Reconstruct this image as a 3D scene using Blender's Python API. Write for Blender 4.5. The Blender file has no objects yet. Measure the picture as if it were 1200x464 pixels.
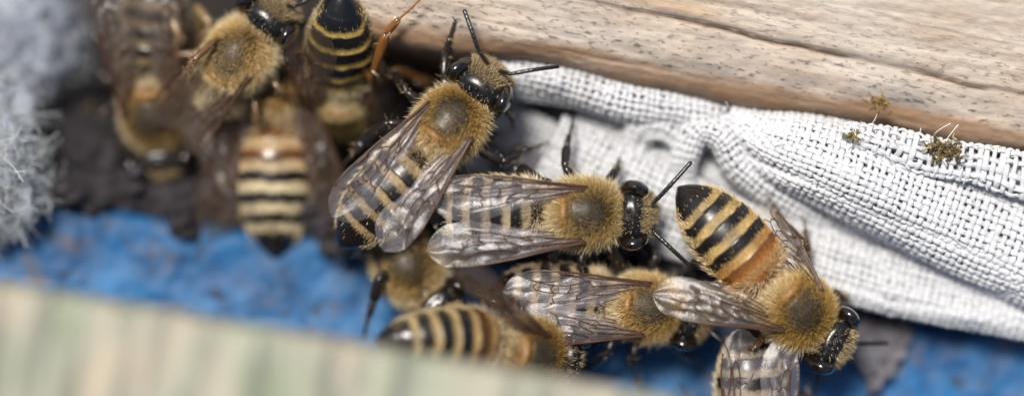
import bpy, math, random
import numpy as np
from mathutils import Matrix, Vector

# ------------------------------------------------------------------ camera, world, sun, exposure
# one Blender unit = 1 cm.  The camera hangs over the open hive entrance and looks down on it.
SC = bpy.context.scene
COL = SC.collection
SC.unit_settings.scale_length = 0.01
D = 16.667                                    # camera height above the focus plane (z = 0)
cam_d = bpy.data.cameras.new('camera')
cam = bpy.data.objects.new('camera', cam_d)
COL.objects.link(cam)
cam.location = (0, 0, D)
cam.rotation_euler = (0, 0, 0)
cam_d.lens = 100
cam_d.sensor_width = 36
cam_d.clip_start = 0.1
cam_d.clip_end = 500
cam_d.dof.use_dof = True
cam_d.dof.focus_distance = D - 0.06
cam_d.dof.aperture_fstop = 0.1 / 1.6
SC.camera = cam

SUN_EL, SUN_AZ = math.radians(66), math.radians(118)   # azimuth measured from +x towards +y
W = bpy.data.worlds.new('World')
SC.world = W
W.use_nodes = True
nt = W.node_tree
bg = nt.nodes['Background']
sky = nt.nodes.new('ShaderNodeTexSky')
sky.sky_type = 'NISHITA'
sky.sun_disc = False
sky.sun_elevation = SUN_EL
sky.sun_rotation = math.pi / 2 - SUN_AZ
sky.dust_density = 3.0
sky.ozone_density = 1.0
nt.links.new(sky.outputs[0], bg.inputs[0])
bg.inputs[1].default_value = 0.062
sl = bpy.data.lights.new('sun', 'SUN')
sl.energy = 3.3
sl.angle = math.radians(13)
sl.color = (1.0, 0.95, 0.86)
sun = bpy.data.objects.new('sun', sl)
COL.objects.link(sun)
sdir = Vector((math.cos(SUN_EL) * math.cos(SUN_AZ), math.cos(SUN_EL) * math.sin(SUN_AZ), math.sin(SUN_EL)))
sun.rotation_euler = sdir.to_track_quat('Z', 'Y').to_euler()
SC.view_settings.view_transform = 'Standard'
SC.view_settings.look = 'None'
SC.view_settings.exposure = 0.56
SC.view_settings.gamma = 1
SC.cycles.use_denoising = True
SC.cycles.max_bounces = 8
SC.cycles.transparent_max_bounces = 24

rng = np.random.default_rng(7)


def at(px, py, z=0.0):
    """photograph pixel (1200 x 464) at height z -> world point"""
    s = (D - z) / D / 200.0
    return np.array(((px - 600) * s, (232 - py) * s, z))


# ------------------------------------------------------------------ noise
def _hash(ix, iy, iz, seed):
    h = (ix * 374761393 + iy * 668265263 + iz * 2147483647 + seed * 974711) & 0xffffffff
    h = ((h ^ (h >> 13)) * 1274126177) & 0xffffffff
    h = ((h ^ (h >> 16)) * 2246822519) & 0xffffffff
    return ((h ^ (h >> 15)) & 0xffff) / 65535.0


def vnoise(p, seed=0):
    p = np.asarray(p, float)
    i = np.floor(p).astype(np.int64)
    f = p - i
    f = f * f * (3 - 2 * f)
    r = 0
    for dx in (0, 1):
        wx = f[..., 0] if dx else 1 - f[..., 0]
        for dy in (0, 1):
            wy = f[..., 1] if dy else 1 - f[..., 1]
            for dz in (0, 1):
                wz = f[..., 2] if dz else 1 - f[..., 2]
                r = r + wx * wy * wz * _hash(i[..., 0] + dx, i[..., 1] + dy, i[..., 2] + dz, seed)
    return r * 2 - 1


def fbm(p, oct=4, seed=0, gain=0.5):
    p = np.asarray(p, float)
    a, r = 1.0, 0
    for k in range(oct):
        r = r + a * vnoise(p * 2 ** k, seed + k)
        a *= gain
    return r


def sstep(a, b, x):
    t = np.clip((x - a) / (b - a), 0, 1)
    return t * t * (3 - 2 * t)


def pchip(xs, ys, x):
    """smooth interpolation through control values (Catmull-Rom on a non-uniform grid, monotone-limited)"""
    xs, ys = np.asarray(xs, float), np.asarray(ys, float)
    h = np.diff(xs)
    d = (np.diff(ys, axis=0).T / h).T
    m = np.zeros_like(ys)
    m[0], m[-1] = d[0], d[-1]
    same = d[1:] * d[:-1] > 0
    den = np.where(same, d[1:] + d[:-1], 1)
    m[1:-1] = np.where(same, 2 * d[1:] * d[:-1] / den, 0)
    k = np.clip(np.searchsorted(xs, x) - 1, 0, len(h) - 1)
    t = (x - xs[k]) / h[k]
    sh = (slice(None),) + (None,) * (ys.ndim - 1)
    t, hk = t[sh], h[k][sh]
    return ((1 + 2 * t) * (1 - t) ** 2 * ys[k] + t * (1 - t) ** 2 * hk * m[k]
            + t * t * (3 - 2 * t) * ys[k + 1] + t * t * (t - 1) * hk * m[k + 1])


def polyline(pts, n):
    """n points of a smooth curve through pts"""
    pts = np.asarray(pts, float)
    if len(pts) == 2:
        return pts[0] + np.linspace(0, 1, n)[:, None] * (pts[1] - pts[0])
    s = np.concatenate([[0], np.cumsum(np.linalg.norm(np.diff(pts[:, :3], axis=0), axis=1))])
    x = np.linspace(0, s[-1], n)
    P = np.vstack([2 * pts[0] - pts[1], pts, 2 * pts[-1] - pts[-2]])
    k = np.clip(np.searchsorted(s, x, side='right') - 1, 0, len(pts) - 2)
    t = ((x - s[k]) / (s[k + 1] - s[k]))[:, None]
    a, b, c, e = P[k], P[k + 1], P[k + 2], P[k + 3]
    return 0.5 * (2 * b + (c - a) * t + (2 * a - 5 * b + 4 * c - e) * t ** 2 + (3 * b - a - 3 * c + e) * t ** 3)


# ------------------------------------------------------------------ mesh helpers
def mk(name, V, faces, mat, parent=None, col=None, smooth=True, rough=None):
    """one mesh object from vertices and a list of face arrays (n x 3 or n x 4)"""
    V = np.asarray(V, np.float32).reshape(-1, 3)
    faces = [np.asarray(f, np.int32) for f in faces if len(f)]
    loops = np.concatenate([f.ravel() for f in faces])
    tot = np.concatenate([np.full(len(f), f.shape[1], np.int32) for f in faces])
    start = np.concatenate([[0], np.cumsum(tot)[:-1]]).astype(np.int32)
    me = bpy.data.meshes.new(name)
    me.vertices.add(len(V))
    me.vertices.foreach_set('co', V.ravel())
    me.loops.add(len(loops))
    me.loops.foreach_set('vertex_index', loops)
    me.polygons.add(len(start))
    me.polygons.foreach_set('loop_start', start)
    me.polygons.foreach_set('use_smooth', np.full(len(start), smooth))
    me.update(calc_edges=True)
    if col is not None:
        a = me.attributes.new('col', 'FLOAT_COLOR', 'POINT')
        c = np.ones((len(V), 4), np.float32)
        c[:, :3] = col
        a.data.foreach_set('color', c.ravel())
    if rough is not None:
        a = me.attributes.new('rough', 'FLOAT', 'POINT')
        a.data.foreach_set('value', np.asarray(rough, np.float32))
    me.materials.append(mat)
    o = bpy.data.objects.new(name, me)
    COL.objects.link(o)
    if parent is not None:
        o.parent = parent
    return o


def grid_faces(nu, nv, closed=False, off=0):
    i = np.arange(nu - 1)[:, None]
    j = np.arange(nv if closed else nv - 1)[None, :]
    j2 = (j + 1) % nv
    return np.stack([i * nv + j, i * nv + j2, (i + 1) * nv + j2, (i + 1) * nv + j], -1).reshape(-1, 4) + off


def frames(P):
    """tangent, side, up of a polyline"""
    T = np.gradient(P, axis=0)
    T /= np.linalg.norm(T, axis=1)[:, None] + 1e-12
    ref = np.array((0.13, 0.21, 0.97))
    S = np.cross(T, ref)
    S /= np.linalg.norm(S, axis=1)[:, None] + 1e-9
    return T, S, np.cross(S, T)


def tube(P, r, n=8, flat=1.0):
    P = np.asarray(P, float)
    r = np.broadcast_to(np.asarray(r, float), (len(P),))
    T, S, U = frames(P)
    a = np.linspace(0, 2 * math.pi, n, endpoint=False)
    V = P[:, None] + r[:, None, None] * (np.cos(a)[None, :, None] * S[:, None] * flat + np.sin(a)[None, :, None] * U[:, None])
    V = V.reshape(-1, 3)
    F = [grid_faces(len(P), n, True)]
    m = len(V)
    V = np.vstack([V, P[0] - T[0] * r[0] * .5, P[-1] + T[-1] * r[-1] * .5])
    j = np.arange(n)
    j2 = (j + 1) % n
    b = (len(P) - 1) * n
    F.append(np.stack([j2, j, np.full(n, m)], -1))
    F.append(np.stack([b + j, b + j2, np.full(n, m + 1)], -1))
    return V, F


class Bag:
    """collects pieces that become one mesh"""
    def __init__(s):
        s.V, s.F, s.C, s.n = [], [], [], 0

    def add(s, V, F, col=None):
        V = np.asarray(V).reshape(-1, 3)
        s.V.append(V)
        s.F += [np.asarray(f) + s.n for f in F]
        if col is not None:
            s.C.append(np.broadcast_to(col, (len(V), 3)))
        s.n += len(V)

    def build(s, name, mat, parent=None, smooth=True, root=(0, 0, 0)):
        q = [f for f in s.F if f.shape[1] == 4]
        t = [f for f in s.F if f.shape[1] == 3]
        fs = ([np.concatenate(q)] if q else []) + ([np.concatenate(t)] if t else [])
        return mk(name, np.concatenate(s.V) - np.asarray(root), fs, mat, parent, np.concatenate(s.C) if s.C else None, smooth)


def ellipsoid(c, r, nu=14, nv=20):
    th = np.linspace(0.02, math.pi - 0.02, nu)[:, None]
    ph = np.linspace(0, 2 * math.pi, nv, endpoint=False)[None]
    V = np.stack([np.sin(th) * np.cos(ph), np.sin(th) * np.sin(ph), np.cos(th) + 0 * ph], -1)
    return (V * np.asarray(r) + np.asarray(c)).reshape(-1, 3), [grid_faces(nu, nv, True)]


def hairs(P, Dn, L, w, bend, col, seed=0):
    """ribbon hairs: roots P, unit directions Dn, lengths L, width w, tip offset bend; returns V, F, col"""
    g = np.random.default_rng(seed)
    n = len(P)
    rv = g.normal(size=(n, 3))
    S = np.cross(Dn, rv)
    S /= np.linalg.norm(S, axis=1)[:, None] + 1e-9
    L = np.asarray(L)[:, None]
    w = np.broadcast_to(np.asarray(w), (n,))[:, None]
    m1 = P + Dn * L * .55 + bend * .28
    m2 = P + Dn * L + bend
    V = np.stack([P - S * w * .5, P + S * w * .5, m1 + S * w * .42, m1 - S * w * .42, m2], 1).reshape(-1, 3)
    k = np.arange(n)[:, None] * 5
    F = [k + np.array([0, 1, 2, 3]), k + np.array([3, 2, 4])]
    return V, F, np.repeat(col, 5, axis=0)


def empty(name, loc, label, cat, group=None):
    o = bpy.data.objects.new(name, None)
    COL.objects.link(o)
    o.location = loc
    o.empty_display_size = .1
    tag(o, label, cat, group)
    return o


def tag(o, label, cat, group=None):
    o['label'] = label
    o['category'] = cat
    if group:
        o['group'] = group
    return o


# ------------------------------------------------------------------ materials
class M:
    def __init__(s, name):
        s.m = bpy.data.materials.new(name)
        s.m.use_nodes = True
        s.t = s.m.node_tree
        s.p = s.t.nodes['Principled BSDF']
        s.out = s.t.nodes['Material Output']

    def n(s, typ, **kw):
        x = s.t.nodes.new('ShaderNode' + typ)
        for k, v in kw.items():
            if k.startswith('_'):
                setattr(x, k[1:], v)
            else:
                x.inputs[k].default_value = v
        return x

    def l(s, a, b):
        s.t.links.new(a, b)

    def coord(s, scale=(1, 1, 1), kind='Object', rot=(0, 0, 0)):
        c = s.n('TexCoord')
        mp = s.n('Mapping')
        mp.inputs['Scale'].default_value = scale
        mp.inputs['Rotation'].default_value = rot
        s.l(c.outputs[kind], mp.inputs[0])
        return mp.outputs[0]

    def noise(s, vec, scale, detail=4, rough=.55, dist=0):
        x = s.n('TexNoise', Scale=scale, Detail=detail, Roughness=rough, Distortion=dist)
        s.l(vec, x.inputs['Vector'])
        return x.outputs['Fac']

    def ramp(s, fac, stops):
        x = s.n('ValToRGB')
        e = x.color_ramp.elements
        while len(e) < len(stops):
            e.new(.5)
        for q, (p, c) in zip(e, stops):
            q.position = p
            q.color = (c, c, c, 1) if isinstance(c, (int, float)) else (*c, 1)
        s.l(fac, x.inputs[0])
        return x.outputs[0]

    def mix(s, fac, a, b, mode='MIX'):
        x = s.n('MixRGB', _blend_type=mode)
        for i, v in enumerate((fac, a, b)):
            if isinstance(v, (int, float)):
                x.inputs[i].default_value = v if i == 0 else (v, v, v, 1)
            elif isinstance(v, tuple):
                x.inputs[i].default_value = (*v, 1)
            else:
                s.l(v, x.inputs[i])
        return x.outputs[0]

    def bump(s, h, strength=.3, dist=.01):
        b = s.n('Bump', Strength=strength, Distance=dist)
        s.l(h, b.inputs['Height'])
        s.l(b.outputs[0], s.p.inputs['Normal'])

    def set(s, **kw):
        for k, v in kw.items():
            i = s.p.inputs[k.replace('_', ' ')]
            if hasattr(v, 'is_output'):
                s.l(v, i)
            else:
                i.default_value = v
        return s


def attr_mat(name, **kw):
    m = M(name)
    a = m.n('Attribute', _attribute_name='col')
    m.set(Base_Color=a.outputs['Color'], **kw)
    return m, a


# chitin of a bee's body: colours come from the attribute, gloss too
m, a = attr_mat('bee_chitin')
r_ = m.n('Attribute', _attribute_name='rough')
v = m.coord((1, 1, 1))
n1 = m.noise(v, 60, 3)
m.set(Base_Color=m.mix(m.ramp(n1, [(.3, .55), (.7, 1.0)]), (0, 0, 0), a.outputs['Color'], 'MIX'),
      Roughness=r_.outputs['Fac'], Coat_Weight=.06, Coat_Roughness=.3)
m.bump(m.noise(v, 110, 2), .18, .004)
CHITIN = m.m
m = M('compound_eye')
v = m.coord()
vo = m.n('TexVoronoi', Scale=110)
m.l(v, vo.inputs['Vector'])
m.set(Base_Color=(0.006, 0.0032, 0.0025, 1), Roughness=.14, Coat_Weight=1, Coat_Roughness=.04)
m.bump(vo.outputs['Distance'], .06, .003)
EYE = m.m
m, a = attr_mat('bee_leg', Roughness=.28, Coat_Weight=.3)
m.bump(m.noise(m.coord(), 70, 3), .3, .005)
LEG = m.m
# hair: diffuse with light coming through the strands
m = M('bee_hair')
a = m.n('Attribute', _attribute_name='col')
df = m.n('BsdfDiffuse')
tl = m.n('BsdfTranslucent')
gl = m.n('BsdfGlossy', Roughness=.45)
gl.inputs['Color'].default_value = (.8, .8, .8, 1)
mx = m.n('MixShader', Fac=.28)
mx2 = m.n('MixShader', Fac=.06)
m.l(a.outputs['Color'], df.inputs[0])
m.l(a.outputs['Color'], tl.inputs[0])
m.l(df.outputs[0], mx.inputs[1])
m.l(tl.outputs[0], mx.inputs[2])
m.l(mx.outputs[0], mx2.inputs[1])
m.l(gl.outputs[0], mx2.inputs[2])
m.l(mx2.outputs[0], m.out.inputs[0])
HAIR = m.m


def membrane(name, tint, dens, gloss=.75, edge=.38):
    m = M(name)
    v = m.coord()
    h = m.noise(v, 9, 2, .5, .6)
    h2 = m.noise(v, 70, 3)
    b = m.n('Bump', Strength=.4, Distance=.016)
    m.l(m.mix(.30, h, h2), b.inputs['Height'])
    tr = m.n('BsdfTransparent')
    tr.inputs[0].default_value = (*[1 - (1 - c) * .25 for c in tint], 1)
    gl = m.n('BsdfGlossy', Roughness=.33)
    gl.inputs[0].default_value = (.97, .96, 1, 1)
    m.l(b.outputs[0], gl.inputs['Normal'])
    df = m.n('BsdfDiffuse')
    df.inputs[0].default_value = (*tint, 1)
    tl = m.n('BsdfTranslucent')
    tl.inputs[0].default_value = (*tint, 1)
    a1 = m.n('MixShader', Fac=.5)
    m.l(df.outputs[0], a1.inputs[1])
    m.l(tl.outputs[0], a1.inputs[2])
    a2 = m.n('MixShader', Fac=gloss)
    m.l(a1.outputs[0], a2.inputs[1])
    m.l(gl.outputs[0], a2.inputs[2])
    lw = m.n('LayerWeight', Blend=.35)
    m.l(b.outputs[0], lw.inputs['Normal'])
    ma = m.n('Math', _operation='MULTIPLY_ADD')
    m.l(lw.outputs['Facing'], ma.inputs[0])
    ma.inputs[1].default_value = edge
    ma.inputs[2].default_value = dens
    a3 = m.n('MixShader')
    m.l(ma.outputs[0], a3.inputs[0])
    m.l(tr.outputs[0], a3.inputs[1])
    m.l(a2.outputs[0], a3.inputs[2])
    m.l(a3.outputs[0], m.out.inputs[0])
    return m.m


MEMBRANE = membrane('wing_membrane', (.88, .84, .89), .12, .27, .34)
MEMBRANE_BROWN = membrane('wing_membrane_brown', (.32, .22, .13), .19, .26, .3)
MEMBRANE_GOLD = membrane('wing_membrane_gold', (.76, .64, .48), .14, .24, .3)
m = M('wing_vein')
m.set(Base_Color=(.060, .028, .016, 1), Roughness=.35)
VEIN = m.m

# cloth
m, a = attr_mat('cotton_thread', Roughness=.85, Sheen_Weight=.25)
v = m.coord()
m.bump(m.noise(v, 120, 3), .5, .006)
THREAD = m.m
m = M('cotton_lining')
m.set(Base_Color=(.50, .51, .54, 1), Roughness=.95)
LINING = m.m
m, a = attr_mat('cloth_fibre', Roughness=.9)
FIBRE = m.m

# weathered wood of the hive beam; object x runs along the grain, y across
m = M('weathered_wood')
v = m.coord((1, 1, 1))
vg = m.coord((.35, 5, 3))
vs = m.coord((3.0, 10, 6))
g1 = m.noise(vg, 3.0, 6, .6, .6)
g2 = m.noise(vg, 14, 5, .65, .3)
big = m.noise(v, 1.1, 3)
speck = m.noise(vs, 5.0, 4, .7)
mould = m.noise(m.coord((.7, 1.6, 1)), 2.2, 5, .6)
sx = m.n('SeparateXYZ')
m.l(m.coord(), sx.inputs[0])
base = m.ramp(g1, [(.25, (.36, .26, .18)), (.5, (.52, .42, .32)), (.75, (.64, .54, .44))])
base = m.mix(m.ramp(big, [(.35, 0.0), (.65, .5)]), base, (.52, .50, .49))
base = m.mix(m.ramp(g2, [(.36, .4), (.50, 0.0)]), base, (.30, .24, .19))
# grey mould on the lower half of the face, brown stain right at the edge
low = m.ramp(sx.outputs['Y'], [(.03, 1.0), (.5, .0)])
mm = m.mix(1, m.ramp(mould, [(.40, 0.0), (.60, .85)]), low, 'MULTIPLY')
base = m.mix(mm, base, (.13, .12, .125))
sp = m.mix(1, m.ramp(speck, [(.56, 0.0), (.61, .95)]), m.ramp(sx.outputs['Y'], [(.05, 1.0), (.75, .12)]), 'MULTIPLY')
base = m.mix(sp, base, (.045, .038, .035))
ya = m.n('Math', _operation='MULTIPLY_ADD')
m.l(big, ya.inputs[0])
ya.inputs[1].default_value = -.24
m.l(sx.outputs['Y'], ya.inputs[2])
edge = m.mix(1, m.ramp(ya.outputs[0], [(0.0, 1.0), (.06, 0.0)]), m.ramp(g1, [(.3, .5), (.6, 1.0)]), 'MULTIPLY')
base = m.mix(edge, base, (.22, .13, .07))
honey = m.noise(m.coord((.4, 3.2, 1)), 2.0, 3)
base = m.mix(m.mix(1, m.ramp(honey, [(.55, 0.0), (.7, .55)]), m.ramp(sx.outputs['Y'], [(.3, .15), (.5, 1.0)]), 'MULTIPLY'), base, (.50, .33, .19))
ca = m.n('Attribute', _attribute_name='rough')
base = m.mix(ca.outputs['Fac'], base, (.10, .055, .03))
m.set(Base_Color=base, Roughness=.75)
m.bump(m.mix(.5, g2, speck), .5, .012)
WOOD = m.m

# near frame: pale wood with lichen greens
m = M('pale_frame_wood')
v = m.coord((1.0, .55, 1))
n1 = m.noise(v, 2.2, 3)
n2 = m.noise(m.coord((1.5, .16, 1)), 4.5, 2)
b = m.ramp(n1, [(.32, (.21, .25, .16)), (.45, (.32, .33, .25)), (.56, (.37, .345, .27)), (.70, (.42, .345, .26))])
b = m.mix(m.ramp(n2, [(.40, .85), (.53, 0.0)]), b, (.14, .15, .125))
m.set(Base_Color=b, Roughness=.8)
m.bump(n2, .3, .02)
FRAME = m.m

# blue paint, worn and spotted
m = M('blue_paint')
v = m.coord()
n1 = m.noise(v, 3.2, 5, .6)
n2 = m.noise(v, 9, 4, .6)
n3 = m.noise(v, 2.6, 4, .7)
b = m.ramp(n1, [(.3, (.002, .036, .115)), (.5, (.003, .080, .225)), (.72, (.007, .125, .32))])
b = m.mix(m.ramp(n2, [(.58, 0.0), (.70, .3)]), b, (.07, .24, .45))
b = m.mix(m.ramp(n2, [(.34, .95), (.40, 0.0)]), b, (.008, .02, .05))
b = m.mix(m.ramp(n3, [(.55, 0.0), (.66, .8)]), b, (.09, .075, .08))
m.set(Base_Color=b, Roughness=.6)
m.bump(m.mix(.5, n1, n2), .5, .03)
BLUE = m.m

m = M('hive_debris')
v = m.coord()
n1 = m.noise(v, 5, 5, .6)
n2 = m.noise(v, 22, 4, .6)
b = m.ramp(n1, [(.3, (.012, .010, .012)), (.52, (.030, .026, .034)), (.7, (.085, .075, .095))])
b = m.mix(m.ramp(n2, [(.4, .7), (.6, 0.0)]), b, (.03, .024, .024))
m.set(Base_Color=b, Roughness=.9)
m.bump(n2, .8, .04)
DEBRIS = m.m
m = M('hive_floor')
n1 = m.noise(m.coord(), 3, 4)
m.set(Base_Color=m.ramp(n1, [(.3, (.006, .005, .005)), (.7, (.02, .015, .013))]), Roughness=.9)  # near black, so the deep cavity reads as shaded
FLOOR = m.m
m, a = attr_mat('moss', Roughness=.9)
MOSS = m.m
m = M('dull_wool')
n1 = m.noise(m.coord(), 6, 4)
m.set(Base_Color=m.ramp(n1, [(.3, (.14, .17, .24)), (.7, (.46, .49, .54))]), Roughness=1)
WOOL = m.m
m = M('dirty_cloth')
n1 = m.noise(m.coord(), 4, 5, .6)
m.set(Base_Color=m.ramp(n1, [(.3, (.03, .027, .033)), (.5, (.085, .078, .092)), (.72, (.22, .22, .245))]), Roughness=.95)  # dirty grey mottling, darkened overall to stand in for shade as well
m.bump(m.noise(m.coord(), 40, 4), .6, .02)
DIRTY = m.m


# ------------------------------------------------------------------ the setting
def structure(o):
    o['kind'] = 'structure'
    return o


# hive floor, far below
V = np.array([(-9, -9, -2.6), (9, -9, -2.6), (9, 9, -2.6), (-9, 9, -2.6)])
structure(mk('floor', V, [np.array([[0, 1, 2, 3]])], FLOOR, smooth=False))

# blue painted entrance board: long box, its upper edge runs slightly downhill to the right
ZB = -0.72
E0, E1 = at(-260, 186, ZB), at(1460, 420, ZB)
ex = (E1 - E0) / np.linalg.norm(E1 - E0)
ey = np.array((-ex[1], ex[0], 0))
nu, nv = 360, 120
L = np.linalg.norm(E1 - E0)
uu, vv = np.meshgrid(np.linspace(0, L, nu), np.linspace(-2.9, 0, nv), indexing='ij')
P = E0 + uu[..., None] * ex + vv[..., None] * ey
h = fbm(np.stack([uu * 3, vv * 3, uu * 0], -1), 4, 3) * .022 + fbm(np.stack([uu * 14, vv * 14, uu * 0], -1), 2, 9) * .008
edge_r = np.clip(1 - (-vv) / .12, 0, 1)
P[..., 2] += h - .10 * edge_r ** 2
P = P + (ey * (fbm(np.stack([uu * 2, uu * 0, uu * 0], -1), 3, 5) * .05 * edge_r)[..., None])
side = P[:, -1:, :].copy()
side[..., 2] = -2.6
P = np.concatenate([P, side], 1)
structure(mk('entrance_board', P.reshape(-1, 3), [grid_faces(nu, nv + 1)], BLUE))

# crumbly debris behind the blue board, colour darkened to deepen the gap's shadow
nu, nv = 260, 90
uu, vv = np.meshgrid(np.linspace(.9, L - 2.2, nu), np.linspace(-.14, .62, nv), indexing='ij')
P = E0 + uu[..., None] * ex + vv[..., None] * ey
t = (vv + .14) / .76
hh = .06 * np.sin(np.clip(t * 3, 0, 1) * math.pi / 2) - .75 * sstep(.25, 1, t) ** 1.3
lump = np.abs(fbm(np.stack([uu * 3.2, vv * 3.2, uu * 0], -1), 4, 21, .55)) * .30
P[..., 2] += hh + lump - .16 + .06 * sstep(.0, .3, t)
o = mk('debris', P.reshape(-1, 3), [grid_faces(nu, nv)], DEBRIS)
o['kind'] = 'stuff'

# ------------------------------------------------------------------ wooden beam along the top
A0, A1 = at(392, 37, 0), at(1330, 203, 0)
bx = (A1 - A0) / np.linalg.norm(A1 - A0)
by = np.array((-bx[1], bx[0], 0))
Lb = np.linalg.norm(A1 - A0)
nu = 520
prof_q = np.concatenate([np.linspace(-.03, .0, 5), np.linspace(.012, .16, 16), np.linspace(.17, 1.9, 150)])
prof_z = pchip([-.03, -.012, 0, .02, .06, .16, .4, .6, 1.0, 1.9], [-.55, -.25, -.12, -.03, .03, .075, .13, .2, .34, .6], prof_q)
uu, qq = np.meshgrid(np.linspace(0, Lb, nu), prof_q, indexing='ij')
zz = np.broadcast_to(prof_z, uu.shape).copy()
zz += -.16 + .01 * uu
nz = lambda a, b, s, o=4: fbm(np.stack([uu * a, qq * b, uu * 0], -1), o, s)
zz += nz(.8, 6, 31) * .010 + nz(2.2, 26, 37, 3) * .004 + nz(14, 40, 39, 3) * .004
qedge = np.clip(1 - qq / .15, 0, 1)
qw = qq + (fbm(np.stack([uu * 1.6, uu * 0, uu * 0], -1), 4, 41) * .03) * qedge
# crack: starts near the top edge of the picture and runs down to the right
qc = .44 - (uu - 1.5) * .042 + fbm(np.stack([uu * 1.2, uu * 0, uu * 0], -1), 4, 43) * .03
dep = np.clip(.6 + fbm(np.stack([uu * 2.5, uu * 0, uu * 0], -1), 3, 45), .1, 1.2)
zz -= dep * .045 * np.exp(-((qq - qc) / .009) ** 2)
zz += .02 * sstep(-.01, .02, qq - qc)
for k, (c0, sl_, u0, u1) in enumerate([(.22, -.02, .2, 1.6), (.72, -.05, 1.5, 4.4), (.33, -.05, 2.4, 3.6), (.13, -.01, 1.2, 2.4)]):
    q2 = c0 + (uu - u0) * sl_ + fbm(np.stack([uu * 1.5, uu * 0, uu * 0], -1), 3, 51 + k) * .015
    zz -= .010 * np.exp(-((qq - q2) / .006) ** 2) * sstep(u0, u0 + .3, uu) * (1 - sstep(u1 - .3, u1, uu))
P = np.stack([uu, qw, zz], -1)
lowr = P[:, :1].copy()
lowr[..., 2] = -2.6
endr = P[:, -1:].copy()
endr[..., 2] = -2.6
P = np.concatenate([lowr, P, endr], 1)
nvb = P.shape[1]
V = P.reshape(-1, 3)
capf = [np.array([[0, (nvb - 1), nvb - 1, 0]])]
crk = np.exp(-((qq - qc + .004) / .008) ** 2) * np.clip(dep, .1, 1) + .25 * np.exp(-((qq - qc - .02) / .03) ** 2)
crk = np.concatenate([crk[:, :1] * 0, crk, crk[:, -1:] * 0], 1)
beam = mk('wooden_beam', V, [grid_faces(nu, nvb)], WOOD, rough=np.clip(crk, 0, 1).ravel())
# end caps
cap = []
for i in (0, nu - 1):
    ids = np.arange(nvb) + i * nvb
    cap.append(np.stack([np.full(nvb - 2, ids[0]), ids[1:-1], ids[2:]], -1))
me = beam.data
beam.location = A0
beam.rotation_euler = (0, 0, math.atan2(bx[1], bx[0]))
tag(beam, 'weathered grey brown wooden beam with a long crack above the white cloth', 'wooden beam')

# ------------------------------------------------------------------ pale frame, close to the lens at the lower left
ZF = 1.65
F0, F1 = at(-150, 306, ZF), at(800, 468, ZF)
fx = (F1 - F0) / np.linalg.norm(F1 - F0)
fy = np.array((-fx[1], fx[0], 0))
Lf = np.linalg.norm(F1 - F0)
nu = 140
pq = np.array([-.10, -.03, 0.0, -.01, -.04, -.10, -.3, -.6, -1.0, -1.6, -1.6])
pz = np.array([-.36, -.35, -.28, -.06, -.02, 0.0, .02, .02, .03, .03, -2.3])
nn = 4
q = np.interp(np.linspace(0, len(pq) - 1, (len(pq) - 1) * nn + 1), np.arange(len(pq)), pq)
z = np.interp(np.linspace(0, len(pq) - 1, (len(pq) - 1) * nn + 1), np.arange(len(pq)), pz)
under_q, under_z = np.array([-1.2, -1.2]), np.array([-2.3, -.36])
q, z = np.concatenate([under_q, q]), np.concatenate([under_z, z])
uu, qq = np.meshgrid(np.linspace(0, Lf, nu), q, indexing='ij')
zz = np.broadcast_to(z, uu.shape) + fbm(np.stack([uu * 5, qq * 2, uu * 0], -1), 3, 61) * .012
P = np.stack([uu, qq, zz], -1)
fr = mk('pale_plank', P.reshape(-1, 3), [grid_faces(nu, len(q))], FRAME)
fr.location = F0
fr.rotation_euler = (0, 0, math.atan2(fx[1], fx[0]))
tag(fr, 'pale greenish wooden plank close to the viewer below the blue board', 'plank')

# ------------------------------------------------------------------ white woven cloth, every thread built
PITCH = 0.043
RAG_LOC = at(900, 240, -.75)
rag = empty('white_cloth', RAG_LOC, 'white open weave cotton cloth stuffed in folds under the wooden beam', 'cloth')


def surf_grid(S, u, v):
    """bilinear lookup in a dense surface sample S (nu x nv x 3) at fractions u, v"""
    nu, nv = S.shape[:2]
    a = np.clip(u, 0, 1) * (nu - 1)
    b = np.clip(v, 0, 1) * (nv - 1)
    i = np.clip(a.astype(int), 0, nu - 2)
    j = np.clip(b.astype(int), 0, nv - 2)
    f = (a - i)[..., None]
    g = (b - j)[..., None]
    return (S[i, j] * (1 - f) * (1 - g) + S[i + 1, j] * f * (1 - g) + S[i, j + 1] * (1 - f) * g + S[i + 1, j + 1] * f * g)


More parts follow.
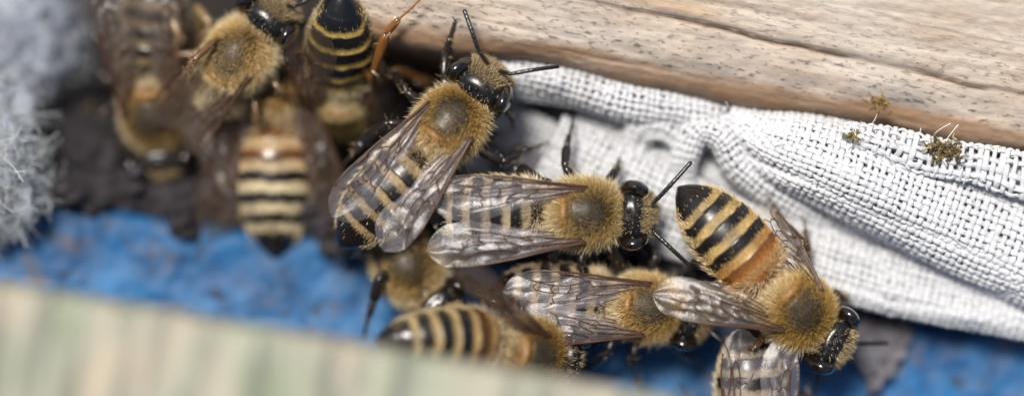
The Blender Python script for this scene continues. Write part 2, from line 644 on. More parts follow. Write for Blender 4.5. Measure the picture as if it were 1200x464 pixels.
def weave(S, name, parent, root, pitch=PITCH, colr=(.59, .60, .625), loose=1.0, seed=0, tw=.0186, dirt_shade=0.0):
    g = np.random.default_rng(seed)
    dU = np.gradient(S, axis=0)
    dV = np.gradient(S, axis=1)
    Nn = np.cross(dU, dV)
    Nn /= np.linalg.norm(Nn, axis=2)[..., None] + 1e-12
    if Nn[..., 2].mean() < 0:
        Nn = -Nn
    lu = np.linalg.norm(np.diff(S, axis=0), axis=2).sum(0).mean()
    lv = np.linalg.norm(np.diff(S, axis=1), axis=2).sum(1).mean()
    cu, cv = max(4, int(lu / pitch)), max(4, int(lv / pitch))
    B = Bag()
    ns = 6
    for axis in (0, 1):
        cnt, other = (cv, cu) if axis == 0 else (cu, cv)
        npt = other * 4 + 1
        s = np.linspace(0, 1, npt)
        for k in range(cnt):
            c0 = (k + .5) / cnt
            wob = fbm(np.stack([s * other * .25, np.full(npt, k * 7.3), np.full(npt, axis * 9.1)], -1), 2, seed) * .22 * loose / cnt
            c = c0 + wob
            u, v = (s, c) if axis == 0 else (c, s)
            p = surf_grid(S, u, v)
            nrm = surf_grid(Nn, u, v)
            ph = np.cos(math.pi * (s * other - .5) + math.pi * (k + axis))
            p = p + nrm * (ph * .0085)[:, None]
            T = np.gradient(p, axis=0)
            T /= np.linalg.norm(T, axis=1)[:, None] + 1e-12
            Sd = np.cross(T, nrm)
            wid = tw * (1 + .22 * fbm(np.stack([s * other * .6, np.full(npt, k * 3.1), np.full(npt, axis * 4.)], -1), 2, seed + 5)) * g.uniform(.88, 1.12)
            a = np.linspace(0, 2 * math.pi, ns, endpoint=False)
            Vt = p[:, None] + np.cos(a)[None, :, None] * Sd[:, None] * wid[:, None, None] + np.sin(a)[None, :, None] * nrm[:, None] * .0085
            cc = np.array(colr) * g.uniform(.93, 1.05)
            colv = np.repeat(np.broadcast_to(cc, (npt, 3)), ns, 0)
            if dirt_shade:
                w_ = p + np.asarray(0)
                d = sstep(.15, .7, fbm(w_ * 2.4, 3, 77)) * dirt_shade  # patchy dirt tint, raised on the lower sheets to stand in for shade
                colv = colv * (1 - np.repeat(d, ns)[:, None] * np.array((.45, .5, .55)))
            B.add(Vt, [grid_faces(npt, ns, True)], colv)
    o = B.build(name, THREAD, parent, root=root)
    S2 = S - Nn * .045
    if name == 'raw_edge':
        S2 = S2[:, 9:-9] - Nn[:, 9:-9] * .02
    lin = mk('lining', (S2 - root).reshape(-1, 3), [grid_faces(*S2.shape[:2])], LINING, o)
    return o, Nn


def fold_surface(spine, n=160, nv=40, a0=-105, a1=105, flat=0, seed=0, wr=.02):
    """spine rows: px, py, z, half width px, height (cm).  Cross section: arc from a0 to a1 degrees, or flat sheet"""
    rows = np.array([[*at(p[0], p[1], p[2]), p[3] / 200., p[4]] for p in spine])
    R = polyline(rows, n)
    C = R[:, :3]
    T = np.gradient(C, axis=0)
    T[:, 2] = 0
    T /= np.linalg.norm(T, axis=1)[:, None]
    Sd = np.stack([-T[:, 1], T[:, 0], 0 * T[:, 0]], -1)
    a = np.radians(np.linspace(a0, a1, nv))
    if flat:
        t = np.linspace(-1, 1, nv)
        off = t
        up = 1 - np.abs(t) ** 3 * 1.0
    else:
        off, up = np.sin(a), np.cos(a)
    S = C[:, None] + Sd[:, None] * (off[None, :] * R[:, 3:4])[..., None]
    S[..., 2] += up[None, :] * R[:, 4:5]
    lenu = np.linalg.norm(np.diff(C, axis=0), axis=1).sum()
    gu, gv = np.meshgrid(np.linspace(0, lenu, n), np.linspace(0, 1, nv), indexing='ij')
    w = fbm(np.stack([gu * 1.1, gv * 2.2, gu * 0 + seed], -1), 3, seed + 100) * wr
    S[..., 2] += w + fbm(np.stack([gu * .7, gv * 5.5, gu * 0 + seed + 9], -1), 2, seed + 160) * (.35 * wr + .008)
    S[..., 1] += fbm(np.stack([gu * 1.3, gv * 1.5, gu * 0 + seed + 5], -1), 2, seed + 130) * wr * .8
    return S


FOLDS = [
    # lower flap, lying behind the bees
    ('flap', dict(spine=[(640, 176, -.52, 46, .10), (700, 208, -.47, 52, .12), (790, 250, -.44, 52, .12), (900, 292, -.42, 46, .12),
                         (1000, 318, -.42, 42, .13), (1100, 342, -.42, 38, .13), (1230, 374, -.42, 34, .12)], flat=1, wr=.04), dict(dirt_shade=.3)),
    ('fold', dict(spine=[(548, 138, -.74, 46, .06), (600, 168, -.72, 48, .07), (670, 206, -.72, 48, .06)], flat=1, wr=.05), dict(dirt_shade=.6)),
    # roll in the middle that turns back on itself
    ('fold', dict(spine=[(800, 214, -.45, 14, .10), (803, 182, -.34, 16, .13), (818, 152, -.30, 17, .15), (846, 160, -.27, 17, .16), (872, 196, -.34, 20, .16),
                         (930, 236, -.44, 22, .16), (1010, 276, -.54, 22, .14), (1100, 312, -.56, 22, .12), (1230, 352, -.56, 20, .1)], wr=.02), dict()),
    # roll along the beam on the left
    ('fold', dict(spine=[(545, 84, -.50, 24, .16), (610, 92, -.46, 26, .18), (680, 106, -.44, 28, .2), (735, 122, -.42, 26, .2), (790, 128, -.42, 22, .16), (850, 134, -.42, 14, .12)], wr=.05), dict(dirt_shade=.3)),
    ('fold', dict(spine=[(680, 128, -.58, 40, .06), (760, 158, -.52, 46, .06), (850, 200, -.52, 46, .06), (930, 236, -.60, 40, .06)], flat=1, wr=.06), dict(dirt_shade=.5)),
    # small crumple
    ('fold', dict(spine=[(742, 172, -.48, 12, .1), (750, 150, -.42, 15, .13), (776, 148, -.38, 14, .14), (796, 164, -.42, 13, .12), (800, 190, -.5, 10, .08)], wr=.04), dict(dirt_shade=.2)),
    # the large roll
    ('fold', dict(spine=[(846, 132, -.33, 22, .20), (890, 160, -.30, 40, .26), (960, 190, -.28, 52, .30), (1060, 228, -.28, 62, .32), (1140, 256, -.28, 72, .34), (1240, 288, -.28, 82, .36)],
                  a0=-98, a1=98, wr=.06), dict()),
    ('fold', dict(spine=[(868, 176, -.36, 12, .14), (930, 210, -.28, 18, .20), (1030, 252, -.24, 24, .22), (1130, 296, -.24, 28, .24), (1240, 336, -.26, 30, .24)], a0=-95, a1=95, wr=.05), dict()),
    # raw edge beside the beam
    ('raw_edge', dict(spine=[(985, 154, -.06, 12, .08), (1030, 168, -.02, 20, .10), (1090, 186, .0, 24, .10), (1150, 196, .02, 26, .10), (1240, 214, .02, 28, .10)],
                      a0=-80, a1=95, wr=.03), dict(loose=1.6, pitch=.046)),
]
fold_S = []
for k, (nm, a_, b_) in enumerate(FOLDS):
    S = fold_surface(seed=k * 3 + 1, **a_)
    fold_S.append(S)
    weave(S, nm, rag, RAG_LOC, seed=k * 11, **b_)

# loose fibres standing off the cloth
def fibres(S, n, ln, seed, rootloc, parent, name='fibre', colr=(.82, .83, .84)):
    g = np.random.default_rng(seed)
    B = Bag()
    for k in range(n):
        i, j = g.integers(S.shape[0]), g.integers(S.shape[1])
        p = S[i, j]
        d = g.normal(size=3)
        d[2] = abs(d[2]) + .3
        d /= np.linalg.norm(d)
        e = g.normal(size=3)
        l_ = ln * g.uniform(.4, 1.3)
        pts = [p, p + d * l_ * .5 + e * l_ * .1, p + d * l_ * .8 + e * l_ * .35, p + d * l_ * .85 + e * l_ * .7]
        B.add(*tube(polyline(pts, 9), .0024, 4), np.array(colr) * g.uniform(.85, 1.1))
    o = B.build(name, FIBRE, parent, root=rootloc)
    o['kind'] = 'stuff'
    return o


fibres(fold_S[8][:, :12], 40, .05, 3, RAG_LOC, rag)
fibres(fold_S[8], 60, .05, 4, RAG_LOC, rag)
fibres(fold_S[6], 120, .05, 5, RAG_LOC, rag)

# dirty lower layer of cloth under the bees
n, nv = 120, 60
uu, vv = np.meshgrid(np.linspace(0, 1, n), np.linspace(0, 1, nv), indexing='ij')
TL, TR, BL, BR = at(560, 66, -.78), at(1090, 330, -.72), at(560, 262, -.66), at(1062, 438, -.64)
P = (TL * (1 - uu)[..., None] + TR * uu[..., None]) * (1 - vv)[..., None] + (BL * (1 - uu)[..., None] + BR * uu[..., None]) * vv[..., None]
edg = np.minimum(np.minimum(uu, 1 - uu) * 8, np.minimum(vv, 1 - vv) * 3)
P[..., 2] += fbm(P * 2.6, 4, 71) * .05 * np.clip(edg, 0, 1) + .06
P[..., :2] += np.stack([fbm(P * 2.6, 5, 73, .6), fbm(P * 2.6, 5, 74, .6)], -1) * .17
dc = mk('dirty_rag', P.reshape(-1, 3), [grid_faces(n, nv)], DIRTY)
tag(dc, 'dull grey dirty cloth under the bees, between white flap and blue board', 'cloth')


# ------------------------------------------------------------------ moss and crumbs
def moss_tuft(px, py, z, r, n, label, seed, colour=((.13, .10, .04), (.22, .18, .07), (.09, .05, .02), (.30, .25, .14))):
    g = np.random.default_rng(seed)
    c = at(px, py, z)
    B = Bag()
    for k in range(n):
        d = g.normal(size=3) * np.array((1.25, .8, .5))
        p = c + d * r * .45
        e = g.normal(size=3)
        e /= np.linalg.norm(e)
        q = p + e * r * g.uniform(.3, .8)
        mid = (p + q) / 2 + g.normal(size=3) * r * .12
        B.add(*tube(polyline([p, mid, q], 6), np.linspace(.008, .003, 6) * g.uniform(.6, 1.3), 4), np.array(colour[g.integers(len(colour))]) * g.uniform(.6, 1.3))
    o = B.build('moss_tuft', MOSS, root=c)
    o.location = c
    return tag(o, label, 'moss', 'moss tufts on the cloth and beam')


moss_tuft(1106, 178, .10, .085, 150, 'largest brown and green moss tuft on the raw cloth edge under the beam', 1)
moss_tuft(1000, 158, .07, .05, 40, 'small brown moss tuft on the cloth, left of the large tuft', 2)
moss_tuft(1030, 120, .19, .06, 45, 'flat yellowish brown moss crumb stuck on the wooden beam', 3, ((.24, .15, .05), (.30, .20, .07), (.16, .10, .04)))


# ------------------------------------------------------------------ grey woolly rags at the left
def wool(px, py, z, rx, ry, rz, nf, label, seed, colr):
    c = at(px, py, z)
    root = empty('woolly_rag', c - np.array((0, 0, rz)), label, 'rag', 'grey woolly rags at the left')
    th = np.linspace(.03, math.pi - .03, 60)[:, None]
    ph = np.linspace(0, 2 * math.pi, 90, endpoint=False)[None]
    N = np.stack([np.sin(th) * np.cos(ph), np.sin(th) * np.sin(ph), np.cos(th) + 0 * ph], -1)
    f = 1 + .22 * fbm(N * 2.2 + seed, 4, seed) + .10 * fbm(N * 7 + seed, 3, seed + 3)
    P = c + N * np.array((rx, ry, rz)) * f[..., None]
    rl = np.array(root.location)
    mk('wad', (P - rl).reshape(-1, 3), [grid_faces(60, 90, True)], WOOL, root)
    g = np.random.default_rng(seed)
    B = Bag()
    for k in range(nf):
        i, j = g.integers(60), g.integers(90)
        if N[i, j, 2] < -.2:
            continue
        p = P[i, j] - N[i, j] * .01
        d = N[i, j] * .6 + g.normal(size=3) * .7
        e = g.normal(size=3)
        l_ = .075 * g.uniform(.2, 1.5)
        B.add(*tube(polyline([p, p + d * l_ * .4, p + d * l_ * .7 + e * l_ * .25, p + d * l_ * .7 + e * l_ * .6], 9), .0021 * g.uniform(.5, 1.4), 4),
              np.array(colr) * g.uniform(.75, 1.15))
    o = B.build('fuzz', FIBRE, root, root=rl)
    o['kind'] = 'stuff'


wool(26, 44, -1.15, .33, .35, .35, 2200, 'pale blue grey woolly rag in the top left corner', 5, (.44, .47, .54))
wool(-4, 192, -.55, .27, .44, .30, 5200, 'white grey woolly rag with frayed fibres, below the one in the corner', 8, (.55, .58, .60))

# ------------------------------------------------------------------ honey bees
# local frame of a bee: +x forward, +y to its left, +z up (its back); origin in the middle of the thorax
BODY = np.array([  # x, centre z, half width, half height
    (-.955, -.075, .004, .004), (-.945, -.072, .022, .020), (-.915, -.066, .062, .052), (-.86, -.055, .108, .090), (-.78, -.042, .152, .128), (-.68, -.030, .186, .160),
    (-.57, -.022, .205, .178), (-.46, -.018, .208, .184), (-.36, -.014, .194, .174), (-.29, -.010, .168, .150), (-.245, -.010, .118, .108), (-.212, -.015, .058, .060),
    (-.200, -.015, .052, .060), (-.190, -.005, .075, .095), (-.170, .005, .115, .130), (-.13, .012, .150, .160), (-.06, .012, .172, .178), (.02, .008, .178, .180),
    (.09, -.002, .164, .166), (.145, -.014, .130, .136), (.180, -.026, .088, .098), (.200, -.034, .052, .060), (.212, -.036, .052, .060), (.222, -.040, .090, .095),
    (.240, -.046, .140, .132), (.268, -.054, .172, .152), (.305, -.062, .180, .160), (.345, -.072, .168, .152), (.380, -.084, .140, .132), (.405, -.094, .100, .100), (.420, -.100, .052, .056), (.426, -.102, .006, .006)])
SEG = np.array([-.30, -.415, -.53, -.645, -.755, -.85, -.97])      # rear edges of the abdominal plates
HINGE = np.array((.015, .146, .128))


def rot(axis, a):
    return np.array(Matrix.Rotation(a, 3, axis))


class Bee:
    def __init__(s, label, px, py, z, heading, pitch=0, roll=0, scale=1, head=(0, 0), abd=(0, 0), dark=(.012, .009, .008), band=(.40, .28, .13),
                 orange=0.0, fur=(.66, .47, .20), dens=1.0, seed=1, mem=None, bald=.4, band_w=.40, legcol=(.012, .009, .008), bandfur=1.0):
        s.seed = seed
        s.g = np.random.default_rng(seed)
        c = at(px, py, z)
        R = Matrix.Rotation(math.radians(heading), 4, 'Z') @ Matrix.Rotation(-math.radians(pitch), 4, 'Y') @ Matrix.Rotation(math.radians(roll), 4, 'X')
        s.Mx = Matrix.Translation(c) @ R @ Matrix.Diagonal((scale, scale, scale, 1)) @ Matrix.Translation((0, 0, .30))
        # the Empty sits under the thorax, parts are built in the bee's frame shifted up by .30
        s.root = bpy.data.objects.new('honey_bee', None)
        COL.objects.link(s.root)
        s.root.empty_display_size = .1
        tag(s.root, label, 'bee', 'honey bees crowding at the hive entrance')
        s.root.matrix_world = Matrix.Translation(c) @ R @ Matrix.Diagonal((scale, scale, scale, 1)) @ Matrix.Translation((0, 0, -.30))
        s.inv = (Matrix.Translation(c) @ R @ Matrix.Diagonal((scale, scale, scale, 1))).inverted()
        s.off = np.array((0, 0, .30))
        s.hy, s.hp = map(math.radians, head)
        s.ay, s.ap = math.radians(abd[0]), -math.radians(abd[1])
        s.scale = scale
        s.o = dict(dark=dark, band=band, orange=orange, fur=fur, dens=dens, band_w=band_w, legcol=legcol, bandfur=bandfur, bald=bald)
        s.mem = mem or MEMBRANE
        s.build_body()

    def loc(s, px, py, z):
        return np.array(s.inv @ Vector(at(px, py, z)))

    def deform(s, P):
        P = np.array(P, float)
        x = P[..., 0]
        w = np.clip((x - .198) / .02, 0, 1)[..., None]
        piv = np.array((.205, 0, -.035))
        H = (P - piv) @ (rot('Z', s.hy) @ rot('Y', -s.hp)).T + piv
        P1 = P * (1 - w) + H * w
        t = np.clip((-.205 - x) / .35, 0, 1)
        t = .45 * np.clip(t * 8, 0, 1) + .55 * t
        ay, ap = s.ay * t, s.ap * t
        q = P - np.array((-.205, 0, -.01))
        cz, sz, cy, sy = np.cos(ay), np.sin(ay), np.cos(ap), np.sin(ap)
        X = q[..., 0] * cy + q[..., 2] * sy
        Z = -q[..., 0] * sy + q[..., 2] * cy
        A = np.stack([X * cz - q[..., 1] * sz, X * sz + q[..., 1] * cz, Z], -1) + np.array((-.205, 0, -.01))
        wa = (x < -.205)[..., None]
        return np.where(wa, A, P1)

    def bandmask(s, x):
        m_ = np.zeros_like(x)
        for a, b in zip(SEG[:-1], SEG[1:]):
            f = (a - x) / (a - b)
            on = (f > 0) & (f <= 1)
            wd = s.o['band_w'] * (1.0 if b > -.86 else .0)
            m_ = np.where(on, (sstep(.0, .06, f) * (1 - sstep(wd - .08, wd + .12, f)) if wd > 0 else 0), m_)
        return m_

    def build_body(s):
        o = s.o
        nr, nn = 230, 56
        # more rings where the shape changes quickly
        x = np.concatenate([np.linspace(-.955, -.90, 16, False), np.linspace(-.90, -.20, 120, False), np.linspace(-.20, .19, 46, False), np.linspace(.19, .24, 18, False), np.linspace(.24, .426, 40)])
        B = pchip(BODY[:, 0], BODY[:, 1:], x)
        zc, ry, rz = B.T
        # overlapping plates: each swells towards its rear edge, then steps in
        saw = np.zeros_like(x)
        for a, b in zip(SEG[:-1], SEG[1:]):
            f = (a - x) / (a - b)
            on = (f >= 0) & (f <= 1)
            saw = np.where(on, f ** 1.5 * .05 - .028 + .02 * np.exp(-(f / .08) ** 2) - .05 * np.exp(-((f - 1) / .05) ** 2) * 0, saw)
        ry, rz = ry * (1 + saw), rz * (1 + saw)
        th = np.linspace(0, 2 * math.pi, nn, endpoint=False)       # 0 = back (dorsal), towards +y
        sn, cs = np.sin(th), np.cos(th)
        P = np.stack([np.broadcast_to(x[:, None], (len(x), nn)), ry[:, None] * sn[None], zc[:, None] + rz[:, None] * cs[None]], -1)
        X, Y, Z = P[..., 0], P[..., 1], P[..., 2]
        up = np.maximum(cs, 0)[None]
        # scutum / scutellum: groove between the two shields of the thorax, round rear shield
        gro = np.exp(-((X + .085 + .9 * Y ** 2) / .012) ** 2) * up
        scut = np.exp(-((X + .128) / .036) ** 2) * up * np.exp(-(Y / .11) ** 2)
        P[..., 2] += -.014 * gro + .030 * scut
        # front of the head is flatter, vertex between the eyes slightly hollow
        hv = np.exp(-((X - .275) / .04) ** 2) * np.exp(-(Y / .06) ** 2) * up
        P[..., 2] += -.012 * hv
        s.P0 = P
        P1 = s.deform(P)
        s.P1 = P1
        # colours and gloss
        dark, band = np.array(o['dark']), np.array(o['band'])
        col = np.broadcast_to(dark, P.shape).copy()
        rough = .27 + .10 * fbm(P * 16, 3, 8)
        abd = X < -.205
        bm = s.bandmask(X + .010 * fbm(np.stack([X * 4, Y * 16, Z * 16], -1), 3, s.seed + 2)) * abd
        bm = bm * np.clip(1.0 + .45 * fbm(np.stack([X * 14, Y * 14, Z * 14], -1), 3, s.seed + 6), 0, 1)
        wob = fbm(np.stack([X * 9, Y * 9, Z * 9], -1), 3, s.seed) * .3 + .85
        bcol = np.broadcast_to(band, P.shape)
        if o['orange']:
            og = sstep(-.60, -.34, X) * abd * o['orange'] * np.clip(.35 + .9 * np.abs(np.sin(th))[None], 0, 1)
            bcol = bcol * (1 - og[..., None]) + np.array((.58, .27, .06)) * og[..., None]
            dk = sstep(-.48, -.33, X) * abd * o['orange']
            col = col * (1 - dk[..., None]) + np.array((.34, .13, .025)) * dk[..., None]
        col = col * (1 - bm[..., None]) + bcol * wob[..., None] * bm[..., None]
        rough = rough + .35 * bm
        thx = (X > -.205) & (X < .205)
        tc = np.array((.036, .029, .022)) * (1 + .5 * fbm(P * 14, 3, 4))[..., None]
        sc_ = np.exp(-((X + .130) / .042) ** 2) * sstep(.15, .10, np.abs(Y))
        tc = tc * (1 - sc_[..., None]) + np.array((.33, .17, .05)) * sc_[..., None]
        col = np.where(thx[..., None], tc, col)
        rough = np.where(thx, .50 - .10 * o['bald'], rough)
        hd = X >= .205
        face = sstep(.345, .38, X)
        hc = np.array((.010, .009, .010)) * (1 - face[..., None]) + np.array((.10, .07, .035)) * face[..., None]
        col = np.where(hd[..., None], hc, col)
        rough = np.where(hd, .26 + .3 * face, rough)
        nv_ = len(x)
        V = P1.reshape(-1, 3)
        F = [grid_faces(nv_, nn, True)]
        C = [col.reshape(-1, 3)]
        Rg = [rough.ravel()]
        Vs = [V]
        n0 = len(V)
        # three small simple eyes on the crown of the head
        for ox, oy in ((.300, 0), (.272, .030), (.272, -.030)):
            e, ef = ellipsoid((ox, oy, .094), (.013, .013, .012), 8, 12)
            e = s.deform(e)
            Vs.append(e)
            F += [f + n0 for f in ef]
            n0 += len(e)
            C.append(np.broadcast_to((.01, .008, .008), e.shape))
            Rg.append(np.full(len(e), .08))
        s.body = mk('body', np.concatenate(Vs) + s.off, F, CHITIN, s.root, np.concatenate(C), True, np.concatenate(Rg))
        for sd in (1, -1):
            e, ef = ellipsoid((0, 0, 0), (.094, .060, .142), 22, 30)
            e = e @ rot('X', sd * math.radians(-14)).T @ rot('Z', sd * math.radians(-10)).T + np.array((.300, sd * .140, -.042))
            mk('compound_eye', s.deform(e) + s.off, ef, EYE, s.root)
        s.fur()

    def fur(s):
        o, g = s.o, s.g
        P0, P1 = s.P0, s.P1
        N = np.cross(np.roll(P1, -1, 1) - np.roll(P1, 1, 1), np.gradient(P1, axis=0))
        N /= np.linalg.norm(N, axis=2)[..., None] + 1e-12
        cen = P1.mean(1, keepdims=True)
        if ((P1 - cen) * N).sum() < 0:
            N = -N
        Tb = -np.gradient(P1, axis=0)
        Tb /= np.linalg.norm(Tb, axis=2)[..., None] + 1e-12
        du = np.linalg.norm(np.gradient(P1, axis=0), axis=2)
        dv = np.linalg.norm(np.roll(P1, -1, 1) - P1, axis=2)
        area = du * dv
        X, Y, Z = P0[..., 0], P0[..., 1], P0[..., 2]
        ang = np.arctan2(np.abs(Y), Z + .02)        # 0 on the back, pi below
        fur = np.array(o['fur'])
        cream = fur * .4 + np.array((.86, .76, .57)) * .6
        # eyes keep clear of hair
        ineye = sum((((X - .298) / .085) ** 2 + ((np.abs(Y) - .140) / .08) ** 2 + ((Z + .045) / .14) ** 2) < 1 for _ in (0,)) > 0

        def strew(name, dens, n, length, lvar, colr, cvar, along, spread, width, seed):
            w = (area * dens)[:-1].ravel()
            w = w / w.sum()
            idx = g.choice(len(w), size=n, p=w)
            i, j = idx // P1.shape[1], idx % P1.shape[1]
            f, h = g.random(n)[:, None], g.random(n)[:, None]
            j2 = (j + 1) % P1.shape[1]
            bl = lambda A: (A[i, j] * (1 - f) * (1 - h) + A[i + 1, j] * f * (1 - h) + A[i, j2] * (1 - f) * h + A[i + 1, j2] * f * h)
            p, nn_, tb = bl(P1), bl(N), bl(Tb)
            al = along[i, j][:, None]
            # hair grows in tufts: a slow noise tilts neighbours together
            tl = np.stack([fbm(p * 13, 2, 201), fbm(p * 13, 2, 202), fbm(p * 13, 2, 203)], -1) * .55
            d = nn_ + tb * al + tl * spread[i, j][:, None] + g.normal(size=(n, 3)) * spread[i, j][:, None] * .55
            d /= np.linalg.norm(d, axis=1)[:, None]
            L = length[i, j] * (1 + lvar * g.normal(size=n)).clip(.35, 1.8)
            bend = (tb * .25 + g.normal(size=(n, 3)) * .16 + np.array((0, 0, -.1))) * L[:, None]
            c = colr[i, j] * (1 + cvar * g.normal(size=(n, 1))).clip(.4, 1.7)
            V, F, C = hairs(p - nn_ * .003, d, L, width, bend, np.clip(c, 0, .95), seed)
            ob = mk(name, V + s.off, F, HAIR, s.body, C, True)
            ob['kind'] = 'stuff'

        one = np.ones_like(X)
        # ---- thorax
        th = ((X > -.195) & (X < .20)) * 1.0
        dd = np.sqrt(((X - .020) / .132) ** 2 + (Y / .135) ** 2) + (Z < 0) * 2
        dd = dd + fbm(P0 * 10, 3, s.seed + 9) * .14
        side = sstep(.45, 1.3, dd)
        wst = sstep(2.2, 1.4, ang)
        sct = np.exp(-((X + .125) / .036) ** 2) * sstep(.13, .08, np.abs(Y)) * (Z > 0)
        dens = th * (1.0 - .6 * o['bald'] * sstep(1., .3, dd) + .55 * side) * (.35 + .65 * (ang < 2.1)) * (1 - .85 * sct)
        ln = .019 + side * g.uniform(.8, 1.1) * (.016 + .020 * sstep(1.05, 1.6, dd)) * (1 - .25 * (X < -.12)) * (1 + .25 * (X > .13))
        gold = np.array((.34, .235, .09))
        cc = gold + (fur * np.array((.78, .70, .55)) - gold) * sstep(.6, 1.05, dd)[..., None]
        cc = cc + (fur - cc) * sstep(1.05, 1.35, dd)[..., None]
        cc = cc + (cream - cc) * sstep(1.25, 1.75, dd)[..., None] * .85
        strew('thorax_fur', dens, int(18000 * o['dens']), ln, .28, cc, .20, .35 * one + .4 * (1 - side), .30 * one, .0034, 11 + s.seed)
        # ---- head
        hd = (X > .215) * (~ineye)
        vert = (X > .243) & (X < .340) & (np.abs(Y) < .14) & (Z > -.02)
        face = sstep(.335, .36, X)
        back = (X < .243) * 1.0
        dens = hd * np.where(vert, .10, .75 + .3 * face)
        ln = .020 + .008 * face + .022 * back + .012 * vert
        cc = np.array((.50, .37, .19)) * one[..., None]
        cc = np.where((X > .33)[..., None], np.array((.42, .32, .18)), cc)
        strew('head_fur', dens, int(4500 * o['dens']), ln, .25, cc, .15, -.3 * one, .32 * one, .0036, 31 + s.seed)
        # ---- abdomen: flat bands of short hair, longer hair at the base and along the sides
        ab = (X < -.215) * 1.0
        bm = s.bandmask(X + .010 * fbm(np.stack([X * 4, Y * 16, Z * 16], -1), 3, s.seed + 2)) * ab
        base = sstep(-.36, -.28, X) * ab
        low = sstep(1.25, 1.6, ang) * ab * sstep(-.90, -.80, X)
        dens = bm * 1.0 * o['bandfur'] + base * .9 + low * .5 + ab * .035 * sstep(-.92, -.84, X)
        ln = .018 * one + .030 * base + .012 * low
        cc = np.array(o['band']) * 1.15 * one[..., None]
        if o['orange']:
            og = sstep(-.60, -.36, X)[..., None] * o['orange']
            cc = cc * (1 - og) + np.array((.55, .27, .07)) * og
        cc = cc + (cream - cc) * np.clip(base + low * .8, 0, 1)[..., None] * .8
        strew('abdomen_fur', dens, int(10000 * o['dens']), ln, .25, cc, .16, 2.2 * one - 1.6 * base - .6 * low, .25 * one, .0038, 51 + s.seed)

    # ---------------------------------------------------------------- wings
    def wing(s, side, tip=None, roll=0, spread=14, length=.86, lift=.10, hind=True, hspread=10, wscale=1.0):
        h = HINGE * np.array((1, side, 1))
        if tip is not None:
            t = s.loc(*tip)
        else:
            a = math.radians(spread)
            t = h + length * np.array((-math.cos(a), side * math.sin(a), lift))
        d = t - h
        Lw = np.linalg.norm(d)
        d = d / Lw
        s._wing('forewing', h, d, Lw, side, roll, FORE, wscale, FORE_VEINS, 0.0)
        if hind:
            a = math.radians(hspread)
            d2 = rot('Z', side * a) @ d
            s._wing('hindwing', h + np.array((-.05, -side * .012, -.014)), d2, Lw * .70, side, roll, HIND, wscale * .74, HIND_VEINS, 5.0)

    def _wing(s, name, h, d, L, side, roll, out, wscale, veins, sd):
        up = np.array((0, 0, 1.0))
        lead = side * np.cross(d, up)
        lead /= np.linalg.norm(lead)
        nrm = side * np.cross(lead, d)
        if nrm[2] < 0:
            nrm = -nrm
        r = math.radians(roll)
        lead, nrm = lead * math.cos(r) + nrm * math.sin(r), nrm * math.cos(r) - lead * math.sin(r)
        lu, lv, tu, tv = out
        S = L / .86 * wscale

        vl = []
        for k, (pts, r0, r1) in enumerate(veins):
            q = polyline(np.array([(a, b, 0) for a, b in pts], float), max(12, 7 * len(pts)))
            vl.append(q[:, :2])

        def ridge(u, t, ch):
            # the film is pleated: it rises to every other vein and dips to the rest
            z = np.zeros(u.shape)
            for k, q in enumerate(vl):
                d2 = ((u[..., None] - q[:, 0]) * .86) ** 2 + ((t[..., None] - q[:, 1]) * ch[..., None]) ** 2
                z += (.0080 if k % 2 == 0 else -.0065) * np.exp(-np.sqrt(d2.min(-1) + 1e-5) / .011)
            return z

        def pt(u, t, dz=0.0):
            u, t = np.asarray(u, float), np.asarray(t, float)
            a = np.interp(u, lu, lv)
            b = np.interp(u, tu, tv)
            # curved rather than broken outline
            a = pchip(np.array(lu), np.array(lv), u)
            b = pchip(np.array(tu), np.array(tv), u)
            v_ = a + (b - a) * t
            q = np.stack([u * 3.2 + sd + s.seed, t * 2.6, u * 0], -1)
            z = fbm(q, 2, 91) * .010 * np.sin(np.clip(u * 1.2, 0, 1) * math.pi / 2) + .0025 * np.sin(t * 15 + u * 3) * sstep(0, .3, u) * (1 - .6 * u) \
                + .16 * (u - u * u) - .05 * (t - .3) ** 2 * u
            z = z + ridge(u, t, np.abs(a - b))
            return h + (u * L)[..., None] * d + (v_ * S)[..., None] * lead + (z * 1.0 + dz)[..., None] * nrm

        nu, nvv = 120, 48
        u = np.sin(np.linspace(0, 1, nu) * math.pi / 2)
        U, T = np.meshgrid(u, np.linspace(0, 1, nvv), indexing='ij')
        w = mk(name, pt(U, T).reshape(-1, 3) + s.off, [grid_faces(nu, nvv)], s.mem, s.root)
        B = Bag()
        for pts, r0, r1 in veins:
            q = polyline(np.array([(a, b, 0) for a, b in pts], float), max(12, 7 * len(pts)))
            c = pt(np.clip(q[:, 0], 0, .999), np.clip(q[:, 1], 0, 1), .0015)
            B.add(*tube(c, np.linspace(r0, r1, len(c)) * .92, 6))
        B.build('veins', VEIN, w, root=-s.off)

    # ---------------------------------------------------------------- antennae and legs
    def antenna(s, side, elbow=None, tip=None):
        b = s.deform(np.array([(.418, side * .030, -.055)]))[0]
        if elbow is None:
            q = s.deform(np.array([(.50, side * .13, .03), (.60, side * .19, -.01), (.72, side * .25, -.06)]))
            e, mid, t = q
        else:
            e, t = s.loc(*elbow), s.loc(*tip)
            mid = (e + t) / 2 + np.array((0, 0, .02))
        B = Bag()
        c0 = np.array((.012, .010, .010))
        p = polyline([b, (b + e) / 2 + np.array((0, 0, .012)), e], 10)
        B.add(*tube(p, np.interp(np.linspace(0, 1, 10), [0, .15, .3, 1], [.015, .010, .013, .0115]), 8), c0)
        n = 41
        p = polyline([e, mid, t], n)
        k = np.arange(n)
        rr = np.interp(k, [0, 3, 6, n - 2, n - 1], [.009, .011, .0138, .0132, .011]) * (1 - .13 * (k % 4 == 0))
        B.add(*tube(p, rr, 8), c0)
        B.build('antenna', LEG, s.root, root=-s.off)

